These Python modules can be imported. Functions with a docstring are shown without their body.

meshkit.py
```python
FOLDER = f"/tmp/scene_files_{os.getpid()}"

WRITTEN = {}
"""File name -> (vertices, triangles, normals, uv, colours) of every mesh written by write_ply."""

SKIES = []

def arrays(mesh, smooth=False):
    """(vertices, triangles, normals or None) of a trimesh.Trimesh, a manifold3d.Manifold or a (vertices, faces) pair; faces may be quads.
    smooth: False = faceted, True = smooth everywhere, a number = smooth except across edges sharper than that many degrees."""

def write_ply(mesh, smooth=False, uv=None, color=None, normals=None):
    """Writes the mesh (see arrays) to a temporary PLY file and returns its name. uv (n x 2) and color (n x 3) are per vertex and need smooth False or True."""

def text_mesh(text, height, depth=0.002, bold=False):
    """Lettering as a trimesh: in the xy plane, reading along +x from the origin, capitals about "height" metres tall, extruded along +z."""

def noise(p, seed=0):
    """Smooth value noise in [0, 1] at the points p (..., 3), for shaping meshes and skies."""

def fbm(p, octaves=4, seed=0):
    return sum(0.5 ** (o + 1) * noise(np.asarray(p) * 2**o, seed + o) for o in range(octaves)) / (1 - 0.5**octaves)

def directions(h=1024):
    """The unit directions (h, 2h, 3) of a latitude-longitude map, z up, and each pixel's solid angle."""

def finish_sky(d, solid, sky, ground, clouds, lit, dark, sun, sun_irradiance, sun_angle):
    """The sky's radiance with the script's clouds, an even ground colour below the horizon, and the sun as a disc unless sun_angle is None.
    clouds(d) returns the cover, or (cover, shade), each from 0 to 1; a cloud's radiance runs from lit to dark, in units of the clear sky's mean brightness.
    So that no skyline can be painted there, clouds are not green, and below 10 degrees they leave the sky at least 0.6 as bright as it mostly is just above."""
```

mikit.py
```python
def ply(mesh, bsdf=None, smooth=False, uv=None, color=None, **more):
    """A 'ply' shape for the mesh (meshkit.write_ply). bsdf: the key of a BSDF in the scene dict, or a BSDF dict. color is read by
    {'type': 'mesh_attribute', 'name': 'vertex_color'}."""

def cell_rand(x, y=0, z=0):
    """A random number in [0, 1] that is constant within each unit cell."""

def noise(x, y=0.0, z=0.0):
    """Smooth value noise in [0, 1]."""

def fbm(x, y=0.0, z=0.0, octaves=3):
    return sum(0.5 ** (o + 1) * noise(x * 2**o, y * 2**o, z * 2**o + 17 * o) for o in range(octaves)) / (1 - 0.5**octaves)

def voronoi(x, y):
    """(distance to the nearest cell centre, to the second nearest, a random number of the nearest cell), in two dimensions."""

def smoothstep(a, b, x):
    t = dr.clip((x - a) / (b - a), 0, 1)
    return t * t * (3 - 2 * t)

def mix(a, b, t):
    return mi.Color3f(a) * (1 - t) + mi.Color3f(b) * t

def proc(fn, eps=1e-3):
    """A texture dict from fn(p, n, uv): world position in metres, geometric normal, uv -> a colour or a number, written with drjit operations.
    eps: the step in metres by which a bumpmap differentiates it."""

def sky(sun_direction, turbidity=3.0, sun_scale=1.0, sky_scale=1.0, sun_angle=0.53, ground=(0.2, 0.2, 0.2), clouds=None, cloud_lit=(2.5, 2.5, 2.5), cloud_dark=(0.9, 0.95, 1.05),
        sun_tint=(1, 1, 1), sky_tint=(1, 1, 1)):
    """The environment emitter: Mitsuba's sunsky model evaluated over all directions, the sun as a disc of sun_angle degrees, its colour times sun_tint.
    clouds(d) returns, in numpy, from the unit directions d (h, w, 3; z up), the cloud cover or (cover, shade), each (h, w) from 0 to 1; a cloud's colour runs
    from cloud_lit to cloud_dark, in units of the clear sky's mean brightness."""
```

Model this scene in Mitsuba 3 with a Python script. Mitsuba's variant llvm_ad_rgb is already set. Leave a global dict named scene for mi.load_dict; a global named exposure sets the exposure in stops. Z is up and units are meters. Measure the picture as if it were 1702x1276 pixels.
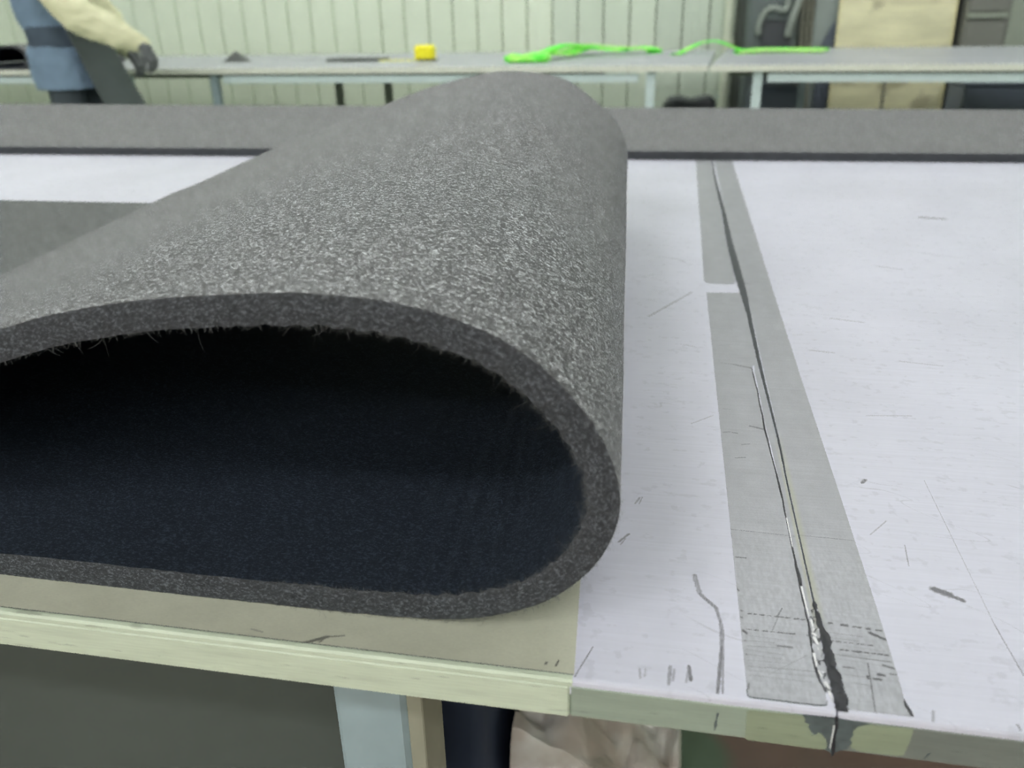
import math, random
import numpy as np, trimesh, mitsuba as mi, drjit as dr, mikit, meshkit
import manifold3d as m3
from shapely.geometry import Polygon
from mikit import noise, fbm, smoothstep, mix, proc
T = mi.ScalarTransform4f
random.seed(7); rng = np.random.default_rng(11)
scene, labels = {}, {}
# ------------------------------------------------------------------ camera, light, exposure
CAM = [0.0, 0.0, 1.15]
scene['camera'] = {'type': 'thinlens', 'fov': 63.28, 'fov_axis': 'x', 'near_clip': 0.02, 'far_clip': 100.0, 'aperture_radius': 0.0021, 'focus_distance': 0.66,
    'to_world': T().look_at(origin=CAM, target=[CAM[0] - 0.1757, CAM[1] + 0.8951, CAM[2] - 0.4098], up=[-0.0570, 0.4066, 0.9118])}
exposure = -0.2
LAMP = 15.0
LAMP_ROWS = [(-5.6, 2.0), (-2.6, 1.3), (2.2, 0.55), (6.2, 1.5)]  # rows behind the camera are added and boosted as frontal fill
LAMP_BIAS = [[1.35, 1.2, .8, .6], [1.35, 1.2, .8, .6], [.85, .95, 1.15, 1.2], [1.0, 1.05, .95, 1.0]]
LAMP_X = [-5.5, -2.2, 1.1, 4.4]
LAMP_RGB = [1.0, 1.0, 0.99]

# ------------------------------------------------------------------ helpers
def numbered(k):
    if k not in scene and k not in labels and not any(q.startswith(k + '__') for q in scene): return k
    i = 1
    while True:
        q = f'{k}_{i:03d}'
        if q not in scene and q not in labels and not any(z.startswith(q + '__') for z in scene): return q
        i += 1
def tag(k, label=None, cat=None, group=None, kind=None):
    d = {}
    if label: d['label'] = label
    if cat: d['category'] = cat
    if group: d['group'] = group
    if kind: d['kind'] = kind
    if d: labels[k] = d
def thing(name, label, cat, group=None):
    k = numbered(name); tag(k, label, cat, group); return k
def obj(name, mesh, mat, parent=None, smooth=False, label=None, cat=None, group=None, kind=None, uv=None, ply=None, **more):
    k = numbered(f'{parent}__{name}' if parent else name)
    scene[k] = dict(ply) if ply else mikit.ply(mesh, mat, smooth, uv=uv, **more)
    tag(k, label, cat, group, kind); return k
def cat_(ms): return trimesh.util.concatenate(ms)
def box(x0, x1, y0, y1, z0, z1, bev=0.0):
    if bev <= 0:
        b = trimesh.creation.box((x1 - x0, y1 - y0, z1 - z0)); b.apply_translation(((x0 + x1) / 2, (y0 + y1) / 2, (z0 + z1) / 2)); return b
    P = []
    for sx in (0, 1):
        for sy in (0, 1):
            for sz in (0, 1):
                c = [(x0, x1)[sx], (y0, y1)[sy], (z0, z1)[sz]]
                for ax in range(3):
                    q = list(c)
                    for o in range(3):
                        if o != ax: q[o] += bev * (1, -1)[(sx, sy, sz)[o]]
                    P.append(q)
    return trimesh.convex.convex_hull(np.array(P))
def rotz(m, a, at=(0, 0, 0)):
    m = m.copy(); m.apply_transform(trimesh.transformations.rotation_matrix(a, [0, 0, 1], at)); return m
def extr(poly, h, z=0.0):
    g = Polygon(poly).buffer(0)
    m = cat_([trimesh.creation.extrude_polygon(q, h, engine='earcut') for q in getattr(g, 'geoms', [g])]); m.apply_translation((0, 0, z)); return m
def face_plate(poly_xz, y_front, th):
    """A thin plate standing in the xz plane, its front towards -y."""
    m = trimesh.creation.extrude_polygon(Polygon(poly_xz).buffer(0), th, engine='earcut')
    v = m.vertices.copy(); m.vertices = np.c_[v[:, 0], y_front + th - v[:, 2], v[:, 1]]; m.invert() if m.volume < 0 else None
    return m
def tube(pts, r, n=10, caps=True):
    p = np.asarray(pts, float); r = np.broadcast_to(np.asarray(r, float), (len(p),))
    t = np.gradient(p, axis=0); t /= np.linalg.norm(t, axis=1, keepdims=True)
    ref = np.array([0, 0, 1.0]) if abs(t[0, 2]) < 0.9 else np.array([1.0, 0, 0])
    A = []
    a = np.cross(t[0], ref); a /= np.linalg.norm(a)
    for i in range(len(p)):
        a = a - t[i] * (a @ t[i]); a /= np.linalg.norm(a); A.append(a.copy())
    A = np.array(A); B = np.cross(t, A); th = np.arange(n) * 2 * np.pi / n
    v = (p[:, None] + r[:, None, None] * (np.cos(th)[None, :, None] * A[:, None] + np.sin(th)[None, :, None] * B[:, None])).reshape(-1, 3)
    f = []
    for i in range(len(p) - 1):
        for j in range(n):
            a0, a1, b0, b1 = i * n + j, i * n + (j + 1) % n, (i + 1) * n + j, (i + 1) * n + (j + 1) % n
            f += [[a0, a1, b1], [a0, b1, b0]]
    if caps:
        v = np.vstack([v, p[0], p[-1]]); c0, c1 = len(v) - 2, len(v) - 1
        for j in range(n):
            f += [[c0, (j + 1) % n, j], [c1, (len(p) - 1) * n + j, (len(p) - 1) * n + (j + 1) % n]]
    return trimesh.Trimesh(v, f, process=False)
def cyl(p0, p1, r, n=20): return tube([p0, (np.array(p0) + np.array(p1)) / 2, p1], r, n)
def smooth_curve(ctrl, n):
    """Catmull-Rom (centripetal) through the control points, n points evenly spread along its length."""
    from scipy.interpolate import PchipInterpolator
    c = np.asarray(ctrl, float); s = np.r_[0, np.cumsum(np.linalg.norm(np.diff(c, axis=0), axis=1) ** 0.5)]
    from scipy.interpolate import CubicSpline
    u = np.linspace(0, s[-1], 4000); q = np.stack([CubicSpline(s, c[:, k])(u) for k in range(c.shape[1])], 1)
    d = np.r_[0, np.cumsum(np.linalg.norm(np.diff(q, axis=0), axis=1))]
    return np.stack([np.interp(np.linspace(0, d[-1], n), d, q[:, k]) for k in range(c.shape[1])], 1)
def grid_mesh(P, flip=False):
    """P (a, b, 3) -> mesh and the index grid."""
    a, b = P.shape[:2]; i = np.arange(a * b).reshape(a, b)
    q = np.stack([i[:-1, :-1], i[1:, :-1], i[1:, 1:], i[:-1, 1:]], -1).reshape(-1, 4)
    f = np.vstack([q[:, [0, 1, 2]], q[:, [0, 2, 3]]])
    if flip: f = f[:, ::-1]
    return trimesh.Trimesh(P.reshape(-1, 3), f, process=False)

# ------------------------------------------------------------------ materials
def rgb(*c):
    c = np.array(c, float) / 255.0
    return [float(x) for x in np.where(c <= 0.04045, c / 12.92, ((c + 0.055) / 1.055) ** 2.4)]
def tex(c): return {'type': 'rgb', 'value': list(map(float, c))}
def mat(name, color, rough=0.5, spec=0.5, metallic=0.0, bump=None, bscale=1.0, beps=1e-3, **more):
    b = {'type': 'principled', 'base_color': proc(color) if callable(color) else tex(color), 'roughness': proc(rough) if callable(rough) else float(rough), 'specular': float(spec), 'metallic': float(metallic), **more}
    if bump is not None: b = {'type': 'bumpmap', 'arbitrary': proc(bump, beps), 'scale': float(bscale), 'bsdf': b}
    scene[name] = {'type': 'twosided', 'bsdf': b}; return name
def plain(name, c255, var=0.12, scale=9.0, rough=0.55, **k):
    c = rgb(*c255)
    def fn(p, n, uv): return mi.Color3f(c) * (1 - var + 2 * var * fbm(p.x * scale, p.y * scale, p.z * scale, 3))
    return mat(name, fn, rough, **k)

# the felt: salt-and-pepper fibres, the coordinates are metres along the sheet
def fibres(uv):
    w = noise(uv.x * 160.0, uv.y * 160.0, 3.0) * 1.6
    q = uv.x + 0.35 * uv.y
    a = noise(q * 560.0 + w, uv.y * 1150.0 - w, 0.0)
    b = noise(uv.x * 900.0 - uv.y * 420.0, uv.y * 1250.0 + 5.0, 7.0)
    c = noise(q * 1300.0, uv.y * 2100.0 - uv.x * 300.0, 2.0)
    return a, b, c
def felt_fn(base, glint, tint=(1, 1, 1)):
    def fn(p, n, uv):
        a, b, c = fibres(uv)
        big = fbm(uv.x * 7.0, uv.y * 5.0, 1.0, 3)
        g = smoothstep(0.50, 0.76, 0.36 * a + 0.30 * b + 0.34 * c)
        v = base * (0.35 + 1.0 * (0.4 * a + 0.3 * b + 0.3 * c)) * (0.88 + 0.24 * big) + glint * g
        return mi.Color3f(tint) * v
    return fn
def felt_bump(p, n, uv):
    a, b, c = fibres(uv)
    return 0.45 * a + 0.3 * b + 0.25 * c
mat('mat_felt', felt_fn(0.080, 0.60, (0.97, 1.0, 1.045)), 0.62, 0.35, bump=felt_bump, bscale=0.0010, beps=2.5e-4)
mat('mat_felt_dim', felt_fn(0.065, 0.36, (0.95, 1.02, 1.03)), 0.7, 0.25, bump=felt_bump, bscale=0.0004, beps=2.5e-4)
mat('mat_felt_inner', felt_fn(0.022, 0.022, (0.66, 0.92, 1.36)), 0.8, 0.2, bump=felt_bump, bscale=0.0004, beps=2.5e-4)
mat('mat_felt_cut', felt_fn(0.042, 0.072, (0.92, 1.0, 1.14)), 0.75, 0.25, bump=felt_bump, bscale=0.0007, beps=2.5e-4)
mat('mat_fibre', (0.12, 0.125, 0.125), 0.5, 0.5)

# marks on the table: (x0, y0, x1, y1, half width, strength)
MARKS = [(.030, .472, .033, .453, .0016, .5), (.033, .453, .043, .440, .0014, .6), (.043, .440, .0455, .425, .0011, .55), (.0455, .425, .0450, .405, .0013, .55), (.0450, .405, .0412, .367, .0011, .7), (.0465, .420, .0440, .367, .0007, .5),
    (.0150, .383, .0142, .369, .0011, .45), (.0172, .381, .0165, .372, .0008, .35), (.0255, .385, .0265, .374, .0012, .7), (.0255, .385, .0240, .372, .0007, .4), (-.002, .371, -.0025, .378, .0007, .3), (.0005, .373, .0008, .379, .0006, .25),
    (.1835, .4815, .191, .4775, .0030, .8), (.190, .4775, .198, .4725, .0018, .8), (.438, 1.575, .474, 1.565, .0055, .55), (.210, .452, .212, .408, .00035, .6), (.212, .625, .210, .452, .00025, .35), (.163, .614, .166, .619, .0016, .65),
    (-.039, .366, -.031, .392, .00035, .8), (-.019, .99, .034, 1.093, .0022, .28), (-.023, .503, -.0165, .514, .0010, .5), (-.0215, .5, -.0185, .508, .0006, .4), (-.014, .556, -.011, .565, .0008, .4), (-.011, .556, -.009, .566, .0006, .35),
    (-.207, .3655, -.193, .3745, .0014, .75), (-.193, .3745, -.183, .377, .0006, .7), (-.196, .369, -.194, .373, .0006, .7), (-.057, .373, -.0565, .3745, .0008, .8), (-.0508, .3725, -.0498, .377, .0006, .8), (-.235, .372, -.243, .3735, .0006, .4),
    (.153, .365, .155, .372, .0008, .4), (.196, .366, .196, .369, .0008, .5), (.19, .74, .23, .745, .001, .25), (.25, .88, .29, .873, .0015, .22), (.20, 1.01, .235, 1.0, .002, .25), (.16, .9, .185, .896, .0016, .25), (.30, 1.25, .33, 1.235, .003, .2), (.02, .9, .035, .895, .001, .2), (.03, .7, .05, .72, .0008, .25), (.17, .56, .155, .54, .0006, .3), (.176, .53, .173, .505, .0004, .45)]
def marks_fn(p, L):
    d = mi.Float(0)
    wob = 0.55 + 0.9 * noise(p.x * 900.0, p.y * 900.0, 1.0)
    for x0, y0, x1, y1, w, s in L:
        ex, ey = x1 - x0, y1 - y0; l2 = ex * ex + ey * ey
        t = dr.clip(((p.x - x0) * ex + (p.y - y0) * ey) / l2, 0, 1)
        q = dr.sqrt(dr.square(p.x - x0 - t * ex) + dr.square(p.y - y0 - t * ey))
        d = dr.maximum(d, s * (1 - smoothstep(0.5 * w, 1.35 * w, q * (0.5 + 0.5 * wob))))
    return d
def table_white(p, n, uv):
    streak = noise(p.x * 14.0, p.y * 420.0, 0.0) * 0.5 + noise(p.x * 40.0, p.y * 900.0, 5.0) * 0.5
    blot = fbm(p.x * 6.0 + 3.0, p.y * 5.0, 2.0, 4)
    spot = smoothstep(0.62, 0.80, fbm(p.x * 130.0, p.y * 150.0, 9.0, 4))
    hair = smoothstep(0.985, 1.0, 1 - dr.abs(2 * fbm(p.x * 22.0 + p.y * 35.0, p.y * 16.0, 4.0, 2) - 1)) * smoothstep(0.45, 0.7, noise(p.x * 17.0, p.y * 13.0, 8.0))
    v = 0.62 * (0.93 + 0.07 * streak) * (0.90 + 0.18 * blot) * (1 - 0.09 * spot) * (1 - 0.18 * hair)
    m = marks_fn(p, MARKS) * (0.75 + 0.6 * noise(p.x * 2600.0, p.y * 400.0, 4.0)) * 1.15
    return mix(mi.Color3f(0.965, 0.975, 1.14) * v, (0.10, 0.10, 0.115), dr.clip(m, 0, 0.9))
mat('mat_table_white', table_white, 0.42, 0.4)
TM = []
_r = random.Random(3)
def dashes(x0, y0, x1, y1, n, w, s):
    for i in range(n):
        if _r.random() < 0.12: continue
        t = (i + 0.5) / n + _r.uniform(-.2, .2) / n; l = _r.uniform(.25, .7) / n
        TM.append((x0 + (x1 - x0) * (t - l / 2), y0 + (y1 - y0) * (t - l / 2), x0 + (x1 - x0) * (t + l / 2), y0 + (y1 - y0) * (t + l / 2) + .0002, w * _r.uniform(.6, 1.3), s))
dashes(.0615, .4375, .101, .437, 10, .0006, .85); dashes(.060, .4225, .099, .4225, 9, .0006, .85); dashes(.1085, .4365, .141, .434, 7, .0009, .85); dashes(.108, .420, .1415, .4195, 9, .0006, .8); dashes(.112, .413, .142, .4125, 8, .0008, .9)
TM += [(.134, .431, .1415, .4265, .0013, .85), (.111, .4085, .141, .407, .0004, .7), (.136, .4035, .141, .402, .0010, .75), (.1315, .3955, .1345, .3952, .0011, .9), (.129, .3915, .132, .3915, .0010, .9), (.1385, .397, .1415, .397, .0006, .85), (.113, .3985, .119, .3985, .0006, .8),
    (.1275, .404, .1238, .361, .00035, .9), (.1252, .3915, .1254, .393, .0009, .9), (.078, .4105, .086, .4103, .0010, .7), (.080, .437, .084, .446, .0005, .7), (.076, .424, .081, .438, .00035, .5), (.070, .385, .094, .405, .00025, .35),
    (.0585, .421, .0600, .419, .0011, .9), (.0575, .4335, .0587, .433, .0007, .8), (.058, .44, .0592, .4395, .0006, .7), (.057, .462, .058, .46, .0007, .7), (.0555, .528, .0563, .522, .0008, .6), (.0565, .531, .101, .529, .0003, .5), (.105, .531, .142, .530, .0003, .55), (.0585, .497, .062, .497, .0006, .8), (.0625, .497, .065, .497, .0005, .8), (.066, .64, .074, .642, .0007, .5), (.073, .665, .079, .667, .001, .35),
    (.0515, 1.03, .0535, 1.03, .0018, .5), (.066, .687, .070, .686, .0009, .6), (.058, .686, .064, .688, .0009, .4), (.06, .735, .066, .735, .0006, .3), (.061, .9, .076, .905, .0009, .15), (.0755, .847, .0936, .8395, .0016, .55), (.063, .85, .0755, .847, .0010, .3), (.083, .702, .0945, .697, .0016, .5), (.103, 1.14, .113, 1.14, .002, .4), (.142, .705, .147, .705, .001, .5),
    (.0995, .417, .0985, .43, .0006, .8), (.0587, .40, .0592, .40, .0006, .8), (.0587, .412, .0592, .412, .0006, .8), (.058, .372, .0585, .376, .0006, .7)]
for k in range(9): TM.append((.0595, .4165 - k * .0042 + _r.uniform(-.001, .001), .0595 + _r.uniform(.012, .038), .4165 - k * .0042 + _r.uniform(-.001, .001), .0003, _r.uniform(.2, .5)))
for k in range(8): TM.append((.107 + _r.uniform(0, .01), .428 - k * .006 + _r.uniform(-.001, .001), .107 + _r.uniform(.018, .034), .4275 - k * .006 + _r.uniform(-.001, .001), .0003, _r.uniform(.2, .5)))
def tape_fn(p, n, uv):
    a = fbm(p.x * 90.0, p.y * 60.0, 0.0, 4); st = noise(p.x * 25.0, p.y * 1100.0, 3.0)
    fine = noise(p.x * 1500.0, p.y * 1500.0, 5.0)
    worn = smoothstep(0.62, 0.40, p.y)
    v = 0.30 * (0.86 + 0.16 * a + 0.10 * st + 0.10 * fine) * (1 - 0.22 * worn * (noise(p.x * 700.0, p.y * 260.0, 2.0) - 0.4))
    v = v * (1 + 0.22 * worn)
    olive = (1 - smoothstep(.1055, .1105, p.x)) * smoothstep(.1005, .1030, p.x) * smoothstep(.40, .46, p.y) * (1 - smoothstep(.58, .72, p.y))
    c = mix(mi.Color3f(0.965, 0.995, 1.09) * v, mi.Color3f(0.36, 0.37, 0.24), 0.55 * olive)
    return mix(c, (0.035, 0.037, 0.045), dr.clip(marks_fn(p, TM), 0, 0.95))
def tape_bump(p, n, uv): return fbm(p.x * 300.0, p.y * 900.0, 0.0, 3)
mat('mat_tape', tape_fn, 0.38, 0.5, bump=tape_bump, bscale=0.00012, beps=3e-4)
def beige_fn(p, n, uv):
    a = fbm(p.x * 40.0, p.y * 60.0, 0.0, 4); f = noise(p.x * 700.0, p.y * 1400.0, 2.0)
    v = 0.92 + 0.14 * a + 0.06 * f
    return mix(mi.Color3f(rgb(184, 185, 168)) * v, (0.05, 0.05, 0.05), dr.clip(marks_fn(p, MARKS), 0, 0.95))
mat('mat_beige_tape', beige_fn, 0.5, 0.4)
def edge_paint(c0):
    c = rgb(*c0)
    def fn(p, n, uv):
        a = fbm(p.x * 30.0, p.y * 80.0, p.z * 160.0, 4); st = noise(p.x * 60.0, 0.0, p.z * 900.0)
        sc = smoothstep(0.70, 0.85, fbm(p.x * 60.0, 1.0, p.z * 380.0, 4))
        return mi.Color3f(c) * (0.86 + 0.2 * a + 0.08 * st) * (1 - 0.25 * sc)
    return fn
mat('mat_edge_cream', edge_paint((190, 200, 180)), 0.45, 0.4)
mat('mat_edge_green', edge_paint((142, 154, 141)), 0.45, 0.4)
mat('mat_edge_shaded', edge_paint((108, 114, 109)), 0.45, 0.4)  # cream, green and this tone step darker: edge shade put into colour
mat('mat_edge_patch', edge_paint((134, 144, 122)), 0.5, 0.4)
mat('mat_edge_lip', edge_paint((222, 222, 218)), 0.4, 0.5)
plain('mat_sealant', (27, 29, 35), 0.5, 700.0, rough=0.38, bump=lambda p, n, uv: fbm(p.x * 900.0, p.y * 500.0, p.z * 900.0, 3), bscale=0.0016, beps=3e-4)
plain('mat_seam_dark', (48, 54, 58), 0.25, 300.0, rough=0.6)
plain('mat_seam_front', (72, 82, 84), 0.35, 200.0, rough=0.5)
plain('mat_torn_white', (225, 225, 228), 0.12, 600.0, rough=0.4)
plain('mat_galvanised', (140, 158, 164), 0.14, 22.0, rough=0.42, spec=0.5)
plain('mat_galvanised_tan', (140, 140, 124), 0.14, 22.0, rough=0.45)
plain('mat_rail', (205, 222, 224), 0.08, 12.0, rough=0.42)
plain('mat_leg_dark', (96, 108, 92), 0.12, 20.0, rough=0.5)
plain('mat_back_top', (160, 164, 170), 0.08, 3.0, rough=0.4)
plain('mat_back_edge', (228, 231, 220), 0.06, 8.0, rough=0.4)
def wallpaint(c0):
    c = rgb(*c0)
    def fn(p, n, uv):
        a = fbm(p.x * 1.3, p.y * 1.3, p.z * 0.9, 3); d = fbm(p.x * 5.0, p.y * 5.0, p.z * 3.0, 3)
        grime = (1 - smoothstep(0.12, 0.62, p.z + 0.25 * (d - 0.5)))
        return mix(mi.Color3f(c) * (0.9 + 0.2 * a), rgb(160, 168, 142), 0.15 * grime)
    return fn
mat('mat_wall_a', wallpaint((220, 231, 212)), 0.45, 0.4)
mat('mat_wall_b', wallpaint((206, 218, 202)), 0.45, 0.4)
mat('mat_wall_c', wallpaint((194, 206, 192)), 0.45, 0.4)
plain('mat_wall_core', (92, 100, 86), 0.1, 3.0)
plain('mat_hall', (200, 206, 196), 0.06, 1.0)
plain('mat_ceiling', (188, 192, 188), 0.06, 1.0)
def floor_fn(p, n, uv):
    a = fbm(p.x * 2.2, p.y * 2.2, 0.0, 4); w = fbm(p.x * 7.0 + 4.0, p.y * 6.0, 3.0, 4)
    c = mix(rgb(160, 134, 124), rgb(142, 132, 124), smoothstep(0.45, 0.7, a))
    c = mix(c, rgb(168, 170, 162), smoothstep(2.0, 3.2, p.y + 1.2 * (w - 0.5)))  # unseen rear floor made lighter to bounce light onto the lower wall
    g = smoothstep(0.085, 0.045, dr.sqrt(dr.square(p.x - 0.085) + dr.square((p.y - 1.04) * 0.8)) + 0.05 * (w - 0.5))
    g = dr.maximum(g, smoothstep(0.60, 0.66, fbm(p.x * 1.1 + 9.0, p.y * 1.1, 5.0, 3)) * 0.8)
    return mix(c, rgb(124, 154, 132), 0.85 * g) * (0.8 + 0.4 * w)
mat('mat_floor', floor_fn, 0.4, 0.5)
plain('mat_bale', (74, 80, 76), 0.12, 6.0, rough=0.8, spec=0.2)
plain('mat_navy', (52, 60, 78), 0.2, 6.0, rough=0.7, spec=0.2)
plain('mat_navy_box', (98, 108, 122), 0.08, 4.0, rough=0.6)
def film_fn(p, n, uv):
    w = fbm(p.x * 14.0, p.y * 14.0, p.z * 14.0, 4)
    return mix(rgb(216, 203, 194), rgb(245, 242, 238), smoothstep(0.35, 0.7, w))
mat('mat_film', film_fn, 0.22, 0.6, clearcoat=0.6, clearcoat_gloss=0.9)
plain('mat_pipe', (206, 214, 194), 0.05, 6.0, rough=0.35)
plain('mat_recess', (104, 112, 106), 0.18, 3.0, rough=0.7)
plain('mat_machine', (88, 98, 98), 0.2, 5.0, rough=0.5)
plain('mat_machine_light', (128, 136, 130), 0.12, 6.0, rough=0.45)
plain('mat_rod', (118, 118, 104), 0.1, 10.0)
plain('mat_sheet_grey', (158, 170, 166), 0.1, 3.0, rough=0.4)
plain('mat_door_grey', (112, 114, 108), 0.12, 3.0, rough=0.5)
plain('mat_door_light', (134, 142, 130), 0.1, 3.0, rough=0.5)
def ply_fn(p, n, uv):
    w = fbm(p.x * 2.6, 0.0, p.z * 5.5, 4); g = noise(p.x * 3.0, 0.0, p.z * 60.0 + 6 * noise(p.x * 3.0, 0.0, p.z * 3.0))
    s = smoothstep(0.55, 0.75, fbm(p.x * 4.0 + 7.0, 2.0, p.z * 4.0, 3))
    return mix(mi.Color3f(rgb(218, 215, 180)) * (0.66 + 0.52 * w + 0.14 * g), rgb(158, 154, 126), 0.7 * s)
mat('mat_plywood', ply_fn, 0.6, 0.3)
mat('mat_plywood_edge', rgb(220, 214, 170), 0.6, 0.3)
plain('mat_yellow', (250, 240, 20), 0.04, 20.0, rough=0.4)
plain('mat_pale_yellow', (232, 232, 150), 0.05, 20.0, rough=0.4)
plain('mat_black_plastic', (52, 54, 52), 0.1, 20.0, rough=0.4)
mat('mat_neon', lambda p, n, uv: mix((0.10, 0.92, 0.06), (0.42, 0.98, 0.16), smoothstep(0.3, 0.7, fbm(p.x * 12.0, p.y * 12.0, p.z * 30.0, 3))), 0.4, 0.4)
mat('mat_neon_pale', rgb(190, 250, 140), 0.35, 0.5)
plain('mat_dark_scrap', (92, 96, 94), 0.15, 30.0, rough=0.8)
plain('mat_bag', (52, 56, 62), 0.2, 8.0, rough=0.45)
plain('mat_white_plastic', (222, 220, 226), 0.05, 20.0, rough=0.3)
def cloth(c0, v=0.2):
    c = rgb(*c0)
    def fn(p, n, uv): return mi.Color3f(c) * (1 - v + 2 * v * fbm(p.x * 14.0 + p.z * 6.0, p.y * 14.0, p.z * 9.0 - p.x * 5.0, 3))
    return fn
def cloth_bump(p, n, uv): return fbm(p.x * 16.0 + p.z * 9.0, p.y * 16.0, p.z * 12.0 - p.x * 8.0, 3)
mat('mat_jacket', cloth((122, 144, 168), .18), 0.8, 0.2, bump=cloth_bump, bscale=0.03, beps=3e-3)
mat('mat_jacket_dark', cloth((74, 86, 100), .16), 0.8, 0.2)
mat('mat_sleeve', cloth((226, 226, 190), .07), 0.6, 0.3, bump=cloth_bump, bscale=0.02, beps=3e-3)
mat('mat_apron', cloth((78, 86, 86), .1), 0.8, 0.2)
mat('mat_trousers', cloth((66, 74, 80), .14), 0.8, 0.2)
mat('mat_glove', cloth((98, 102, 104), .12), 0.8, 0.2)
mat('mat_skin', rgb(205, 160, 130), 0.5, 0.3)
mat('mat_hair', rgb(30, 27, 25), 0.5, 0.4)
mat('mat_shoe', rgb(45, 45, 48), 0.5, 0.4)
mat('mat_eye', rgb(240, 240, 238), 0.2, 0.5)
mat('mat_lip', rgb(170, 100, 90), 0.5, 0.3)

# ------------------------------------------------------------------ the hall
HX0, HX1, HY0, HY1, HZ = -9.0, 7.5, -7.0, 9.1, 5.6
obj('floor', box(HX0, HX1, HY0, HY1 + .3, -.1, 0), 'mat_floor', kind='structure')
obj('ceiling', box(HX0, HX1, HY0, HY1 + .3, HZ, HZ + .1), 'mat_ceiling', kind='structure')
obj('wall_left', box(HX0 - .12, HX0, HY0, HY1 + .3, 0, HZ), 'mat_hall', kind='structure')
obj('wall_right', box(HX1, HX1 + .12, HY0, HY1 + .3, 0, HZ), 'mat_hall', kind='structure')
obj('wall_front', box(HX0, HX1, HY0 - .12, HY0, 0, HZ), 'mat_hall', kind='structure')
tag('wall_back', None, None, None, 'structure')
scene['wall_back'] = mikit.ply(box(HX0, HX1, HY1 + .03, HY1 + .15, 0, HZ), 'mat_wall_core')
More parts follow.
